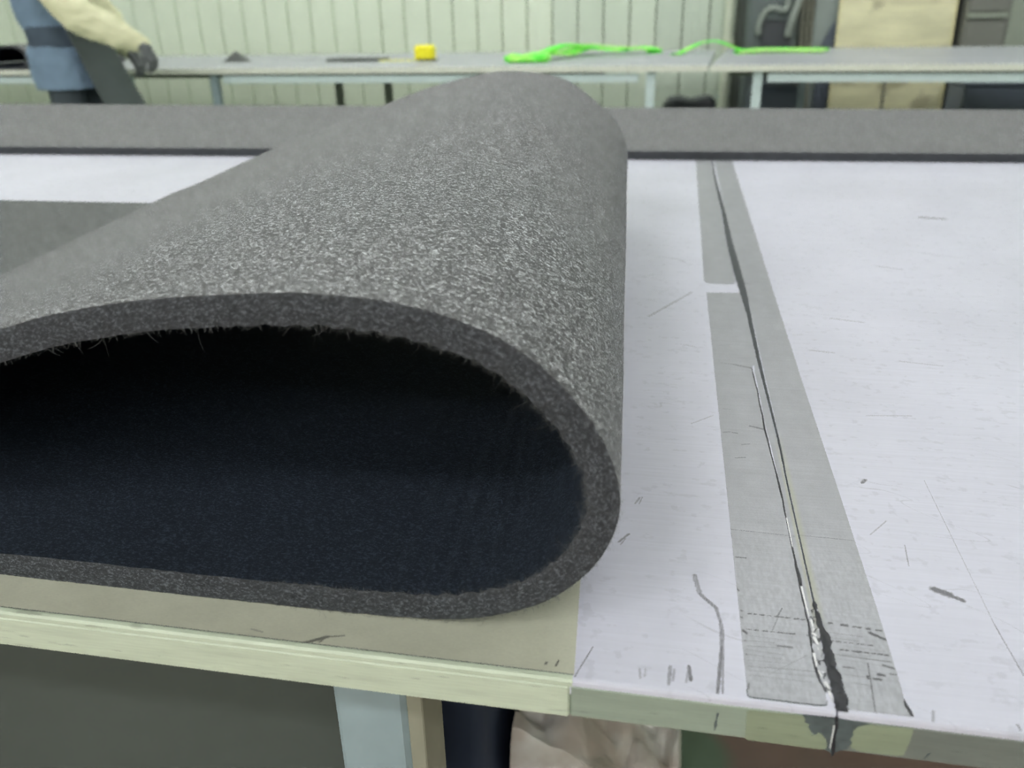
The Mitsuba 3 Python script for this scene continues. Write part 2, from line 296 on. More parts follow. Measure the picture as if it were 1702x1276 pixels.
# profiled cladding panels, 0.259 m wide, narrow open joints between them
pw = 0.259; x = -1.545 - 28 * pw; k = 0; plys = {}
prof = [(.005, .03), (.005, -.004), (.009, -.008), (pw - .011, -.008), (pw - .007, -.004), (pw - .007, .03)]
while x < HX1 - pw:
    if not (0.55 < x + pw / 2 < 3.05):
        tone = 'mat_wall_a' if x < -1.4 else ('mat_wall_b' if x < -.3 else 'mat_wall_c')
        if x < -6.2: tone = 'mat_wall_a'
        if tone not in plys:
            m = trimesh.creation.extrude_polygon(Polygon(prof), HZ - .02, engine='earcut'); m.apply_translation((0, HY1, .01)); plys[tone] = mikit.ply(m, tone)
        k2 = numbered('wall_back__panel'); scene[k2] = {**plys[tone], 'to_world': T().translate([x, 0, 0])}
    x += pw
# lamps: unseen twin-tube fittings under the ceiling; front rows added as frontal fill
for ri, (ly, ls) in enumerate(LAMP_ROWS):
    for li, lx in enumerate(LAMP_X):
        t = thing('unseen_ceiling_lamp', 'unseen white fluorescent fitting hung from the hall ceiling to light the scene', 'ceiling lamp', 'unseen fluorescent fittings under the ceiling')
        z = 4.6
        obj('housing', box(lx - .9, lx + .9, ly - .14, ly + .14, z + .03, z + .09, .008), 'mat_white_plastic', t)
        for s in (-.07, .07):
            obj('lamp_tube', cyl((lx - .85, ly + s, z), (lx + .85, ly + s, z), .025, 10), 'mat_white_plastic', t, emitter={'type': 'area', 'radiance': {'type': 'rgb', 'value': [LAMP * 4 * ls * LAMP_BIAS[ri][li] * c for c in LAMP_RGB]}})
        for s in (-.6, .6): obj('hanger', cyl((lx + s, ly, z + .09), (lx + s, ly, HZ), .006, 6), 'mat_galvanised', t)

# ------------------------------------------------------------------ the work table
TT = thing('work_table', 'long white-topped work table with grey taped joint in the foreground', 'table')
TX0, TX1, TY0, TY1, TZ = -3.2, 2.6, 0.3635, 2.99, 0.8
def top_panel(x0, x1):
    c = .0022; pr = [(TY0 + c, TZ), (TY0 + c * .3, TZ - c * .3), (TY0, TZ - c), (TY0, TZ - .0045), (TY0 + .0008, TZ - .005), (TY0 + .0008, TZ - .012), (TY1, TZ - .012), (TY1, TZ)]
    m = trimesh.creation.extrude_polygon(Polygon(pr), x1 - x0, engine='earcut'); v = m.vertices.copy()
    m.vertices = np.c_[x0 + v[:, 2], v[:, 0], v[:, 1]]
    if m.volume < 0: m.invert()
    return m
obj('top_panel', top_panel(TX0, .1040), 'mat_table_white', TT)
obj('top_panel', top_panel(.1049, TX1), 'mat_table_white', TT)
obj('seam_filler', box(.1041, .1048, TY0 + .012, TY1, TZ - .012, TZ - .0022), 'mat_seam_dark', TT, label='dark filler in the joint between the two table panels')
ED = TZ - .029
obj('edge_strip', box(TX0, -.0415, TY0 - .0006, TY0 + .03, ED, TZ - .0052, .0012), 'mat_edge_cream', TT, label='cream front edge of the table, lightest step of its painted shading')
obj('edge_strip', box(-.0413, .1030, TY0 + .0002, TY0 + .03, ED, TZ - .0052, .0012), 'mat_edge_green', TT, label='grey-green front edge left of the joint, middle step of its painted shading')
obj('edge_strip', box(.1056, TX1, TY0 + .0002, TY0 + .03, ED, TZ - .0052, .0012), 'mat_edge_shaded', TT, label='grey-green front edge right of the joint, darkened by shade put into its colour')  # strip tones paint the front light falling off towards the right
obj('under_board', box(TX0 + .01, TX1 - .01, TY0 + .031, TY1, TZ - .03, TZ - .0125), 'mat_edge_green', TT)
def leg(x0, y0, mat_='mat_galvanised'): return box(x0, x0 + .056, y0, y0 + .05, 0, TZ - .0305, .004)
for (lx, ly) in ((-.2245, .43), (-2.6, .43), (1.5, .43), (-.2245, 2.85), (-2.6, 2.85), (1.5, 2.85)):
    obj('leg', leg(lx, ly), 'mat_galvanised', TT)
obj('leg_side_strip', box(-.1684, -.1562, .432, .478, .01, TZ - .031, .001), 'mat_galvanised_tan', TT, label='tan strip on the right side of the galvanised leg')
for (y0) in (.485, 2.80): obj('rail', box(TX0 + .2, TX1 - .2, y0, y0 + .04, TZ - .075, TZ - .0305, .003), 'mat_galvanised', TT)
# masking tape over the joint
def rounded(pts, r):
    p = Polygon(pts); return list(p.buffer(-r).buffer(r, quad_segs=6).exterior.coords)
def jag(pts, amp, seed, n=3):
    """Subdivides a polyline and shakes it a little."""
    r = random.Random(seed); out = []
    for (a, b) in zip(pts[:-1], pts[1:]):
        out.append(a)
        for k in range(1, n):
            t = k / n; out.append((a[0] + (b[0] - a[0]) * t + r.uniform(-amp, amp), a[1] + (b[1] - a[1]) * t + r.uniform(-amp, amp)))
    return out + [pts[-1]]
crack = [(.0935, .842), (.0948, .78), (.0942, .70), (.0968, .6246), (.0978, .5781), (.0978, .5367), (.0978, .50), (.0976, .4764), (.0976, .4546), (.0981, .4372), (.0974, .4179), (.0966, .4022), (.0974, .3878), (.1000, .3768)]
tapeL = [(.0575, .3665)] + [(.0535, 1.094)] + [(.0975, 1.098), (.0975, .85)] + jag(crack, .0004, 5, 3) + [(.0995, .3690), (.0972, .3665)]
obj('tape_strip', extr(rounded(tapeL, .0008), .0003, TZ), 'mat_tape', TT, label='grey tape strip left of the joint, near piece')
obj('tape_strip', extr(rounded([(.0515, 1.135), (.0555, 2.6), (.0905, 2.6), (.0915, 1.9), (.0925, 1.6), (.0915, 1.37), (.0935, 1.2), (.0945, 1.135)], .012), .0004, TZ), 'mat_tape', TT, label='grey tape strip left of the joint, far piece with curled end')
tapeR = [(.1425, .3660), (.1413, .3765), (.1420, .385), (.1427, .46), (.1424, .61), (.1414, .79), (.1412, 1.12), (.1426, 2.16), (.1426, 2.6), (.0985, 2.6), (.100, 1.6), (.1012, 1.37), (.1046, 1.2), (.1062, 1.11), (.1056, .9), (.1060, .7), (.1052, .62), (.1050, .50), (.1053, .455), (.1080, .43), (.1092, .405), (.110, .385), (.1102, .3655)]
obj('tape_strip', extr(tapeR, .0003, TZ), 'mat_tape', TT, label='grey tape strip right of the joint')
obj('seam_strip', extr([(.1034, .3690), (.1008, .3775), (.0986, .388), (.0978, .402), (.0986, .418), (.0992, .437), (.0988, .46), (.0986, .54), (.0984, .60), (.0976, .66), (.0962, .70), (.0965, .79), (.0960, .83), (.0970, .85), (.0972, 1.095), (.0998, 1.05), (.1006, .86), (.1030, .72), (.1042, .657), (.1034, .6225), (.1036, .56), (.1038, .50), (.1036, .445), (.1034, .40)], .00015, TZ), 'mat_tape', TT)
obj('edge_tape', extr([(TX0 + .01, TY0 + .0041), (-.0395, TY0 + .0041), (-.0455, .455), (-.055, .60), (TX0 + .01, .60)], .00025, TZ), 'mat_beige_tape', TT, label='beige tape along the front of the table top')
lp = [(TY0 + .0034, TZ + .0003), (TY0 + .0022, TZ + .0003), (TY0 + .0004, TZ - .0002), (TY0 - .0008, TZ - .0018), (TY0 - .0008, TZ - .0046), (TY0 - .0001, TZ - .0046), (TY0 - .0001, TZ - .0022), (TY0 + .0022, TZ + .00002), (TY0 + .0034, TZ + .00002)]
def along_x(prof, x0, x1):
    m = trimesh.creation.extrude_polygon(Polygon(prof), x1 - x0, engine='earcut'); v = m.vertices.copy(); m.vertices = np.c_[x0 + v[:, 2], v[:, 0], v[:, 1]]
    if m.volume < 0: m.invert()
    return m
obj('edge_lip', along_x(lp, TX0 + .01, -.0400), 'mat_edge_cream', TT, label='cream lip along the beige tape')
obj('edge_crease', extr(jag([(TX0 + .01, TY0 + .0035), (-.6, TY0 + .0034), (-.45, TY0 + .0036), (-.3, TY0 + .0034), (-.2, TY0 + .0035), (-.12, TY0 + .0034), (-.0400, TY0 + .0035)], .00015, 31, 6) + [(-.0400, TY0 + .0041), (TX0 + .01, TY0 + .0041)], .0002, TZ), 'mat_seam_front', TT, label='dark crease between the beige tape and the lip')
# the dark joint line with its sealant
seam = [(.0950, .0990, 2.60), (.0921, .0958, 2.1267), (.0910, .0960, 1.8919), (.0932, .1001, 1.593), (.0920, .1016, 1.3705), (.0940, .1049, 1.1988), (.0968, .1061, 1.1135), (.1000, .1054, 1.0155), (.1009, .1042, .8588), (.1033, .1054, .7269), (.1046, .1058, .6568), (.1037, .1049, .6225), (.1038, .1047, .5617), (.1040, .1048, .515), (.1041, .1050, .4554)]
obj('seam_line', extr([(a, y) for a, b, y in seam] + [(b, y) for a, b, y in seam[::-1]], .0005, TZ), 'mat_seam_dark', TT, label='dark open line of the table joint')
sl = [(.1037, .4554), (.1036, .4324), (.1040, .4137), (.1036, .396), (.1034, .3817), (.1036, .3705), (.1040, .3640)]
sr = [(.1052, .4554), (.1068, .4324), (.1100, .4185), (.1082, .4137), (.1092, .4050), (.1086, .396), (.1106, .3900), (.1096, .3817), (.1112, .3750), (.1100, .3682), (.1098, .3638)]
obj('sealant', extr(jag(sl, .0007, 1, 6) + jag(sr, .0009, 2, 6)[::-1], .0009, TZ), 'mat_sealant', TT, label='black cracked sealant at the front of the joint')
cl = [(x - .0003, y) for x, y in crack] ; w_ = [.0006, .0009, .0014, .0008, .0008, .0005, .0010, .0022, .0008, .0008, .0011, .0010, .0010, .0012]
obj('tape_crack', extr(jag(cl, .0004, 8, 3) + jag([(x + w, y) for (x, y), w in zip(crack, w_)], .0004, 9, 3)[::-1], .0004, TZ), 'mat_sealant', TT, label='dark torn gap beside the tape')
for (x0, y0, x1, y1, w) in ((.0981, .552, .0981, .515, .0007), (.0986, .470, .0990, .452, .0013), (.0990, .452, .0994, .440, .0009), (.0978, .407, .0980, .396, .0014), (.0994, .425, .1015, .4225, .0016), (.0998, .4215, .1012, .415, .0018), (.1008, .384, .1024, .379, .0018), (.1018, .3775, .1028, .372, .0016), (.1004, .437, .1006, .431, .0014), (.1006, .4295, .1002, .4265, .0012), (.0985, .3925, .0995, .388, .001)):
    a = math.atan2(y1 - y0, x1 - x0); nx, ny = -math.sin(a) * w / 2, math.cos(a) * w / 2
    obj('torn_sliver', extr([(x0 + nx, y0 + ny), (x1 + nx * .7, y1 + ny * .7), (x1 - nx * .7, y1 - ny * .7), (x0 - nx, y0 - ny)], .0010, TZ), 'mat_torn_white', TT)
for k in range(16):
    y0 = .3735 + k * .0047 + _r.uniform(-.001, .001); x0 = .0990 + _r.uniform(0, .003) + max(0, (.392 - y0)) * .12; n_ = 5
    pl = [(x0 + _r.uniform(-.0004, .0012) * q, y0 + q * .0013 + _r.uniform(-.0004, .0004)) for q in range(n_)] if k % 2 else [(x0 + q * .0009, y0 + _r.uniform(-.0007, .0007)) for q in range(n_)]
    w = _r.uniform(.00018, .0004)
    obj('crackle', extr([(a - w, b - w * .4) for a, b in pl] + [(a + w, b + w * .4) for a, b in pl[::-1]], .0006, TZ), 'mat_sealant' if k % 4 else 'mat_torn_white', TT)
obj('tape_edge_line', extr(jag([(.0574, .3720), (.0577, .3676), (.0590, .3662), (.0700, .3663), (.0850, .3661), (.0950, .3664), (.0990, .3672), (.0999, .3700)], .0002, 41, 4) + [(.1003, .3700), (.0993, .3666), (.0950, .3658), (.0850, .3656), (.0700, .3657), (.0588, .3657), (.0572, .3672), (.0570, .3720)], .00035, TZ), 'mat_seam_front', TT, label='painted shadow line along the rounded end of the tape')  # dark strip painting the shadow along the tape end
obj('tape_edge_line', extr(jag([(.1424, .3662), (.1414, .3700), (.1406, .3745), (.1412, .3790)], .0003, 43, 4) + [(.1416, .3785), (.1422, .3745), (.1434, .3700), (.1437, .3662)], .00045, TZ), 'mat_sealant', TT, label='black chip at the front corner of the tape')
yf = TY0 + .0002
obj('edge_patch', face_plate([(.0590, .7936), (.0575, .7915), (.0583, .7725), (.0600, .7714), (.0982, .7712), (.1020, .7722), (.1023, .7745), (.1011, .7788), (.0990, .7820), (.0967, .7834), (.0952, .7812), (.0930, .7804), (.0926, .7835), (.0905, .7869), (.0912, .7885), (.0885, .7895), (.0888, .7915), (.0870, .7942)], yf - .0006, .0006), 'mat_edge_patch', TT, label='pale green patch on the table edge left of the joint')
obj('edge_patch', face_plate([(.1210, .7935), (.1440, .7945), (.1436, .7850), (.1420, .7746), (.1390, .7738), (.1200, .7735), (.1160, .7748), (.1140, .7762), (.1152, .7788), (.1134, .7812), (.1146, .7842), (.1140, .7872), (.1156, .7905)], yf - .0006, .0006), 'mat_edge_patch', TT, label='pale green patch on the table edge right of the joint')
obj('edge_sealant', face_plate([(.0868, .7945), (.1030, .7948), (.1045, .7955), (.1062, .7945), (.1215, .7938), (.1165, .7915), (.1160, .7885), (.1150, .7850), (.1152, .7800), (.1130, .7740), (.1090, .7716), (.1070, .7700), (.1058, .7668), (.1042, .7702), (.1000, .7714), (.1015, .7760), (.0960, .7800), (.0900, .7860)], yf - .0003, .0006), 'mat_seam_front', TT, label='dark peeled area of the table edge at the joint')
obj('edge_seam', face_plate(jag([(.1036, .7965), (.1052, .7965), (.1060, .7890), (.1058, .7800), (.1068, .7700), (.1056, .7672), (.1046, .7740), (.1050, .7860)], .0003, 4, 2), yf - .0008, .0008), 'mat_sealant', TT)
obj('edge_sliver', face_plate([(.1036, .7900), (.1043, .7900), (.1041, .7730), (.1036, .7735)], yf - .0009, .0006), 'mat_torn_white', TT)
for (pts) in ([(.0415, .7885), (.0428, .7880), (.0420, .7830), (.0424, .7790), (.0412, .7745), (.0408, .7800), (.0414, .7840)], [(.1545, .7785), (.1553, .7782), (.1532, .7740), (.1524, .7735)], [(.0690, .7915), (.0700, .7913), (.0694, .7890)], [(-.1000, .7940), (-.0992, .7940), (-.0940, .7800), (-.0948, .7805)], [(-.1250, .7930), (-.1243, .7925), (-.1120, .7820), (-.1128, .7820)]):
    obj('edge_scuff', face_plate(pts, yf - .0003, .0004), 'mat_seam_front', TT)

# ------------------------------------------------------------------ the folded felt sheet
def build_fold(t, front, far, y0, y1, th, cut_at, m=460, rows=170, seed=3, ripple=True, names=('mat_felt', 'mat_felt_inner', 'mat_felt_cut')):
    """front, far: lists of outer-face control points in (x, z), split in runs that correspond; swept from y0 to y1."""
    def sec(runs):
        full = smooth_curve(np.vstack([np.array(r) for r in runs]), 3000); ends = [np.array(r[-1]) for r in runs]
        idx = [0] + [int(np.argmin(((full - e) ** 2).sum(1))) for e in ends]; idx[-1] = len(full) - 1
        out = []
        for a, b, n in zip(idx[:-1], idx[1:], counts):
            q = full[a:b + 1]; d = np.r_[0, np.cumsum(np.linalg.norm(np.diff(q, axis=0), axis=1))]
            u = np.linspace(0, d[-1], n + 1)[(0 if not out else 1):]
            out.append(np.stack([np.interp(u, d, q[:, k]) for k in range(2)], 1))
        return np.vstack(out)
    counts = [60, 110, 110, 150]
    A, B = sec(front), sec(far)
    rho = np.linspace(0, 1, rows) ** 1.25
    S = A[None] * (1 - rho)[:, None, None] + B[None] * rho[:, None, None]
    tan = np.gradient(S, axis=1); tan /= np.linalg.norm(tan, axis=2, keepdims=True)
    nrm = np.stack([-tan[..., 1], tan[..., 0]], -1)                 # towards the inside
    s = np.r_[0, np.cumsum(np.linalg.norm(np.diff(A, axis=0), axis=1))]
    s0 = s[counts[0]]
    ys = y0 + (y1 - y0) * rho
    U, V = np.meshgrid(s, ys)
    und = .0014 * (meshkit.fbm(np.stack([U * 9, V * 7, 0 * U], -1), 3, seed) - .5)
    far_on = np.clip((S[..., 1] - .805) / .03, 0, 1)
    out2 = S + nrm * (und * far_on)[..., None]
    thick = th + .0012 * (meshkit.fbm(np.stack([U * 30, V * 14, 0 * U + 3], -1), 3, seed + 1) - .5)
    if ripple:
        i1, i2 = counts[0] + 45, counts[0] + counts[1] + counts[2] + 25
        win = np.clip((s - s[counts[0] + 20]) / .05, 0, 1) * np.clip((s[i2] - s) / .07, 0, 1)
        ph = 2 * np.pi * U / .0165 + 2.4 * meshkit.fbm(np.stack([U * 35, V * 6, 0 * U], -1), 3, seed + 5) * 3
        thick = thick + .0007 * np.sin(ph) * (.35 + 1.1 * meshkit.noise(np.stack([U * 40, V * 5, 0 * U + 9], -1), seed)) * win[None] * (0.55 + .45 * np.clip(1 - (V - y0) / .5, 0, 1))
    in2 = out2 + nrm * thick[..., None]
    jit = .0007 * (meshkit.noise(np.stack([U * 260, 0 * V, 0 * U], -1), seed + 2)[0] - .5)
    def P(q): return np.stack([q[..., 0], np.repeat(ys[:, None], q.shape[1], 1), q[..., 1]], -1)
    O, I = P(out2), P(in2)
    O[0, :, 1] += jit; I[0, :, 1] += .0009 * (meshkit.noise(np.stack([s * 300, 0 * s, 0 * s + 5], -1), seed + 3) - .5)
    uv = np.stack([U, V], -1).reshape(-1, 2)
    obj('outer_face', grid_mesh(O), names[0], t, True, uv=uv)
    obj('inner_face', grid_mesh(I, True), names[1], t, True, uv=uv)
    # cut edges: front, back, and both ends of the sheet
    E, E_uv = [], []
    nc = 8
    for row, sgn in ((0, 1), (-1, -1)):
        w = np.linspace(0, 1, nc)
        G = O[row][None] * (1 - w)[:, None, None] + I[row][None] * w[:, None, None]
        uu = np.stack([np.repeat(s[None], nc, 0), np.repeat((w * th)[:, None], len(s), 1)], -1)
        bul = (.0008 * np.sin(np.pi * w))[:, None] + .0007 * (meshkit.fbm(np.stack([uu[..., 0] * 260, uu[..., 1] * 260, 0 * uu[..., 0] + row], -1), 2, seed + 7) - .5) * np.sin(np.pi * w)[:, None]
        G[..., 1] -= sgn * bul
        E.append(grid_mesh(G, flip=(sgn < 0))); E_uv.append(uu.reshape(-1, 2))
    for col, fl in ((0, True), (-1, False)):
        w = np.linspace(0, 1, nc)
        G = O[:, col][None] * (1 - w)[:, None, None] + I[:, col][None] * w[:, None, None]
        E.append(grid_mesh(G, flip=fl)); E_uv.append(np.stack([np.repeat((w * th)[:, None], rows, 1), np.repeat(ys[None], nc, 0)], -1).reshape(-1, 2))
    obj('cut_edge', cat_(E), names[2], t, True, uv=np.vstack(E_uv), label=cut_at)
    return O, I, s
FS = thing('folded_felt_sheet', 'thick dark grey felt sheet folded over into a large loop on the white table', 'felt sheet')
front = [[(-.74, .8003), (-.62, .8003), (-.5, .8003), (-.37, .8003), (-.24, .8005)],
         [(-.14, .8025), (-.101, .8085), (-.063, .8245), (-.042, .8425), (-.028, .862), (-.0185, .893)],
         [(-.022, .92), (-.033, .945), (-.053, .970), (-.078, .990), (-.107, 1.003), (-.142, 1.0115), (-.196, 1.0145)],
         [(-.228, 1.0125), (-.283, 1.007), (-.343, .996), (-.386, .984), (-.50, .944), (-.62, .898), (-.72, .862), (-.80, .842)]]
far = [[(-.89, .8003), (-.74, .8003), (-.6, .8003), (-.45, .8003), (-.34, .8005)],
       [(-.24, .8025), (-.175, .8095), (-.13, .8255), (-.105, .845), (-.088, .868), (-.0785, .90)],
       [(-.081, .935), (-.098, .972), (-.118, .993), (-.136, 1.008), (-.165, 1.030), (-.205, 1.048), (-.285, 1.0565)],
       [(-.333, 1.0515), (-.44, 1.026), (-.557, .985), (-.66, .95), (-.765, .912), (-.85, .878), (-.91, .855), (-.955, .840)]]
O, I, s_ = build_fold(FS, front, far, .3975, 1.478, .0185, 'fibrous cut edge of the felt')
# loose fibres standing off the cut edge
def fibre_mesh(n, seed):
    r = np.random.default_rng(seed); V, F = [], []
    for k in range(n):
        j = int(r.integers(60, O.shape[1] - 60)); w = r.random(); rim = r.random()
        p = O[0, j] * (1 - w) + I[0, j] * w
        if rim < .45: p = I[0, j].copy()
        elif rim < .7: p = O[0, j].copy()
        L = r.uniform(.0012, .0042) if r.random() < .97 else r.uniform(.006, .014)
        d = r.normal(size=3); d[1] = -abs(d[1]) * .55 - .1
        if rim < .45: d += .8 * (I[0, j] - O[0, j]) / .0185
        elif rim < .7: d += .5 * (O[0, j] - I[0, j]) / .0185
        d /= np.linalg.norm(d); c = np.cross(d, r.normal(size=3)); c /= np.linalg.norm(c)
        q = [p + d * L * t + c * L * .35 * t * t for t in (-.1, .35, .7, 1.0)]
        q = np.array(q); q[:, 2] = np.maximum(q[:, 2], .8008); m = tube(q, [.00006, .00006, .00005, .00003], 3, False); F.append(m.faces + 12 * k); V.append(m.vertices)
    return trimesh.Trimesh(np.vstack(V), np.vstack(F), process=False)
obj('loose_fibre', fibre_mesh(3200, 5), 'mat_fibre', FS, kind='stuff')

# SLABDEF
# the flat felt sheet across the far side of the table
def slab(t, quad, z, th, seed, top_mat='mat_felt'):
    q = np.array(quad, float); n, m = 90, 30
    a, b = np.meshgrid(np.linspace(0, 1, n), np.linspace(0, 1, m), indexing='ij')
    xy = (q[0] * ((1 - a) * (1 - b))[..., None] + q[1] * (a * (1 - b))[..., None] + q[2] * (a * b)[..., None] + q[3] * ((1 - a) * b)[..., None])
    zt = z + th + .002 * (meshkit.fbm(np.stack([xy[..., 0] * 3, xy[..., 1] * 3, 0 * a], -1), 3, seed) - .5)
    top = grid_mesh(np.dstack([xy, zt])); uv = xy.reshape(-1, 2)
    obj('top_face', top, top_mat, t, True, uv=uv)
    loop = np.vstack([np.c_[xy[:, 0], zt[:, 0]], np.c_[xy[-1], zt[-1]], np.c_[xy[::-1, -1], zt[::-1, -1]], np.c_[xy[0, ::-1], zt[0, ::-1]]])
    s = np.r_[0, np.cumsum(np.linalg.norm(np.diff(loop, axis=0), axis=1))]
    bot = loop.copy(); bot[:, 2] = z
    G = np.stack([bot, loop]); obj('cut_edge', grid_mesh(G, True), 'mat_felt_cut', t, False, uv=np.stack([np.stack([s, 0 * s], -1), np.stack([s, 0 * s + th], -1)]).reshape(-1, 2))
    obj('underside', grid_mesh(np.dstack([xy, 0 * a + z]), True), 'mat_felt_cut', t, uv=uv)
SL = thing('felt_sheet', 'flat dark grey felt sheet lying across the far side of the white table', 'felt sheet')
FL = thing('felt_sheet', 'flat dark grey felt sheet on the white table left of the folded loop', 'felt sheet')
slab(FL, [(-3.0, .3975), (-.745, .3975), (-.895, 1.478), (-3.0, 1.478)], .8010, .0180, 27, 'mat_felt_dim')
slab(SL, [(-3.1, 2.150), (2.4, 2.180), (2.4, 3.00), (-3.1, 3.38)], .8010, .020, 21)

# ------------------------------------------------------------------ under the table
def lump(x0, x1, y0, y1, z0, z1, seed, amp=.02, rr=.05, n=.025, fr=6):
    h = []
    for a in (x0 + rr, x1 - rr):
        for b in (y0 + rr, y1 - rr):
            for c in (z0 + rr, z1 - rr): h.append(m3.Manifold.sphere(rr, 16).translate((a, b, c)))
    g = m3.Manifold.batch_hull(h).refine_to_length(n).to_mesh(); v = np.array(g.vert_properties[:, :3], float)
    d = np.stack([meshkit.fbm(v * fr + 10 * k, 3, seed + k) - .5 for k in range(3)], -1) * 2 * amp
    d[:, 2] *= np.clip((v[:, 2] - z0) / .05, 0, 1)
    return trimesh.Trimesh(v + d, g.tri_verts, process=False)
obj('foam_bale', lump(-2.3, -.238, .545, .745, 0, .63, 3, .006, .03, .04), 'mat_bale', None, True, label='dark grey-green bale standing under the table left of the leg', cat='bale')
obj('foam_bale', lump(-.335, -.196, .76, 1.35, 0, .56, 9, .004, .02, .03), 'mat_navy', None, True, label='narrow dark navy bale under the table right of the galvanised leg', cat='bale')
def film():
    n = 150; a, b = np.meshgrid(np.linspace(-.181, .07, n), np.linspace(.80, 1.45, n), indexing='ij')
    cx, cy = (a + .0555) / .1255, (b - 1.125) / .325
    r2 = np.clip(1 - np.maximum(np.abs(cx), np.abs(cy)) ** 3, 0, 1)
    w = meshkit.fbm(np.stack([a * 6, b * 6, 0 * a], -1), 3, 31) - .5; w2 = meshkit.fbm(np.stack([a * 14 + 3, b * 14, 0 * a], -1), 3, 33) - .5
    fold = np.abs(np.sin((a * 24 + b * 15) + 7 * w)) ** 1.5; fold2 = np.abs(np.sin((a * 41 - b * 30) + 5 * w + 5 * w2)) ** 2
    hump = np.exp(-(np.maximum(a + .13, 0) / .12) ** 2)
    z = .004 + np.clip(r2 * 6, 0, 1) * (.03 + .19 * hump + .030 * fold + .012 * fold2 + .02 * w2)
    return grid_mesh(np.dstack([a, b, z]))
obj('plastic_wrap', film(), 'mat_film', None, True, label='crumpled translucent plastic wrap on the floor under the table', cat='plastic wrap')

# ------------------------------------------------------------------ the rear tables
def rear_table(x0, x1, y0, y1, depth, label, legs, rails):
    t = thing('rear_table', label, 'table', None)
    a = math.atan2(y1 - y0, x1 - x0); L = math.hypot(x1 - x0, y1 - y0)
    def put(m): m = rotz(m, a); m.apply_translation((x0, y0, 0)); return m
    obj('table_top', put(box(0, L - .006, .004, depth, .772, .8, .003)), 'mat_back_top', t)
    obj('edge_strip', put(box(0, L - .006, -.004, .0035, .766, .803, .001)), 'mat_back_edge', t, label='pale edge strip')
    for (p, m_, off) in legs: obj('leg', put(box(p, p + .06, .05 + off, .10 + off, 0, .771, .004)), m_, t)
    for (p, q) in rails: obj('rail', put(box(p, q, .03, .07, .70, .752, .003)), 'mat_rail', t); 
    for k in (0.25, .6): obj('under_rail', put(box(.1, L - .75, depth * k, depth * k + .05, .70, .771)), 'mat_leg_dark', t)
    return t
rear_table(-8.3, .19, 6.29, 5.82, 2.2, 'long pale rear table left of the joint, behind the worker', [(4.86, 'mat_galvanised', 0), (5.35, 'mat_leg_dark', 1.1), (5.80, 'mat_leg_dark', 1.1), (8.10, 'mat_rail', 0), (1.2, 'mat_galvanised', 0)], [(1.3, 4.2), (4.98, 8.05)])
rear_table(.196, 5.4, 5.82, 5.34, 2.4, 'long pale rear table right of the joint, in front of the plywood board', [(.27, 'mat_rail', 0), (4.3, 'mat_rail', 0), (.62, 'mat_galvanised', 1.8)], [(.36, 4.2)])

# things on the rear tables
R2 = thing('folded_felt_sheet', 'small folded dark felt piece lying on the rear table left of the worker', 'felt sheet')
def shift(runs, dx, dz, k=1.0): return [[(x * k + dx, (z - .8) * k + dz) for x, z in r] for r in runs]
rr = [[(-.95, .8003), (-.8, .8003), (-.6, .8003), (-.4, .8003), (-.16, .8005)], [(-.1, .8025), (-.06, .808), (-.03, .820), (-.012, .838), (-.003, .86), (0, .885)], [(-.003, .91), (-.012, .932), (-.028, .950), (-.05, .964), (-.075, .973), (-.1, .978), (-.16, .981)], [(-.22, .981), (-.3, .980), (-.4, .978), (-.5, .968), (-.62, .94), (-.72, .905), (-.80, .87), (-.88, .848)]]
rf = [[(x + .22, z) for x, z in r] for r in rr]
build_fold(R2, [[(x - 5.05, z) for x, z in r] for r in rr], [[(x - 5.05, z) for x, z in r] for r in rf], 6.2, 7.2, .02, 'cut edge of the felt', rows=24, ripple=False)
def on_table(m, x, y, a=0.0): m = rotz(m, a); m.apply_translation((x, y, .8005)); return m
tm = thing('tape_measure', 'bright yellow tape measure with its pale blade pulled out on the rear table', 'tape measure')
obj('case', on_table(box(-.075, .075, -.06, .06, 0, .115, .018), -1.985, 6.84), 'mat_yellow', tm)
obj('blade', on_table(extr([(-.36, -.02), (-.2, -.012), (-.075, -.012), (-.075, .012), (-.2, .012), (-.36, .015), (-.38, 0)], .012), -1.985, 6.80), 'mat_pale_yellow', tm)
obj('foot', on_table(box(-.06, .09, -.065, .02, 0, .012, .003), -1.97, 6.82), 'mat_black_plastic', tm)
m = trimesh.convex.convex_hull(np.array([(-.10, -.06, 0), (.11, -.05, 0), (.10, .07, 0), (-.09, .06, 0), (-.02, .03, .085), (0, 0, .08), (.05, .03, .04)])); obj('felt_scrap', on_table(m, -3.69, 7.0), 'mat_dark_scrap', None, label='small dark pointed felt scrap on the rear table', cat='felt scrap')
obj('felt_strip', on_table(box(-.23, .23, -.12, .12, 0, .022, .006), -2.58, 6.92, -.03), 'mat_dark_scrap', None, label='flat dark felt strip on the rear table left of the tape measure', cat='felt strip')
obj('paper_sheet', on_table(box(-.5, .5, -.3, .3, 0, .004, .001), -2.95, 7.45, .05), 'mat_back_top', None, label='pale flat sheet lying on the rear table behind the dark strip', cat='sheet')
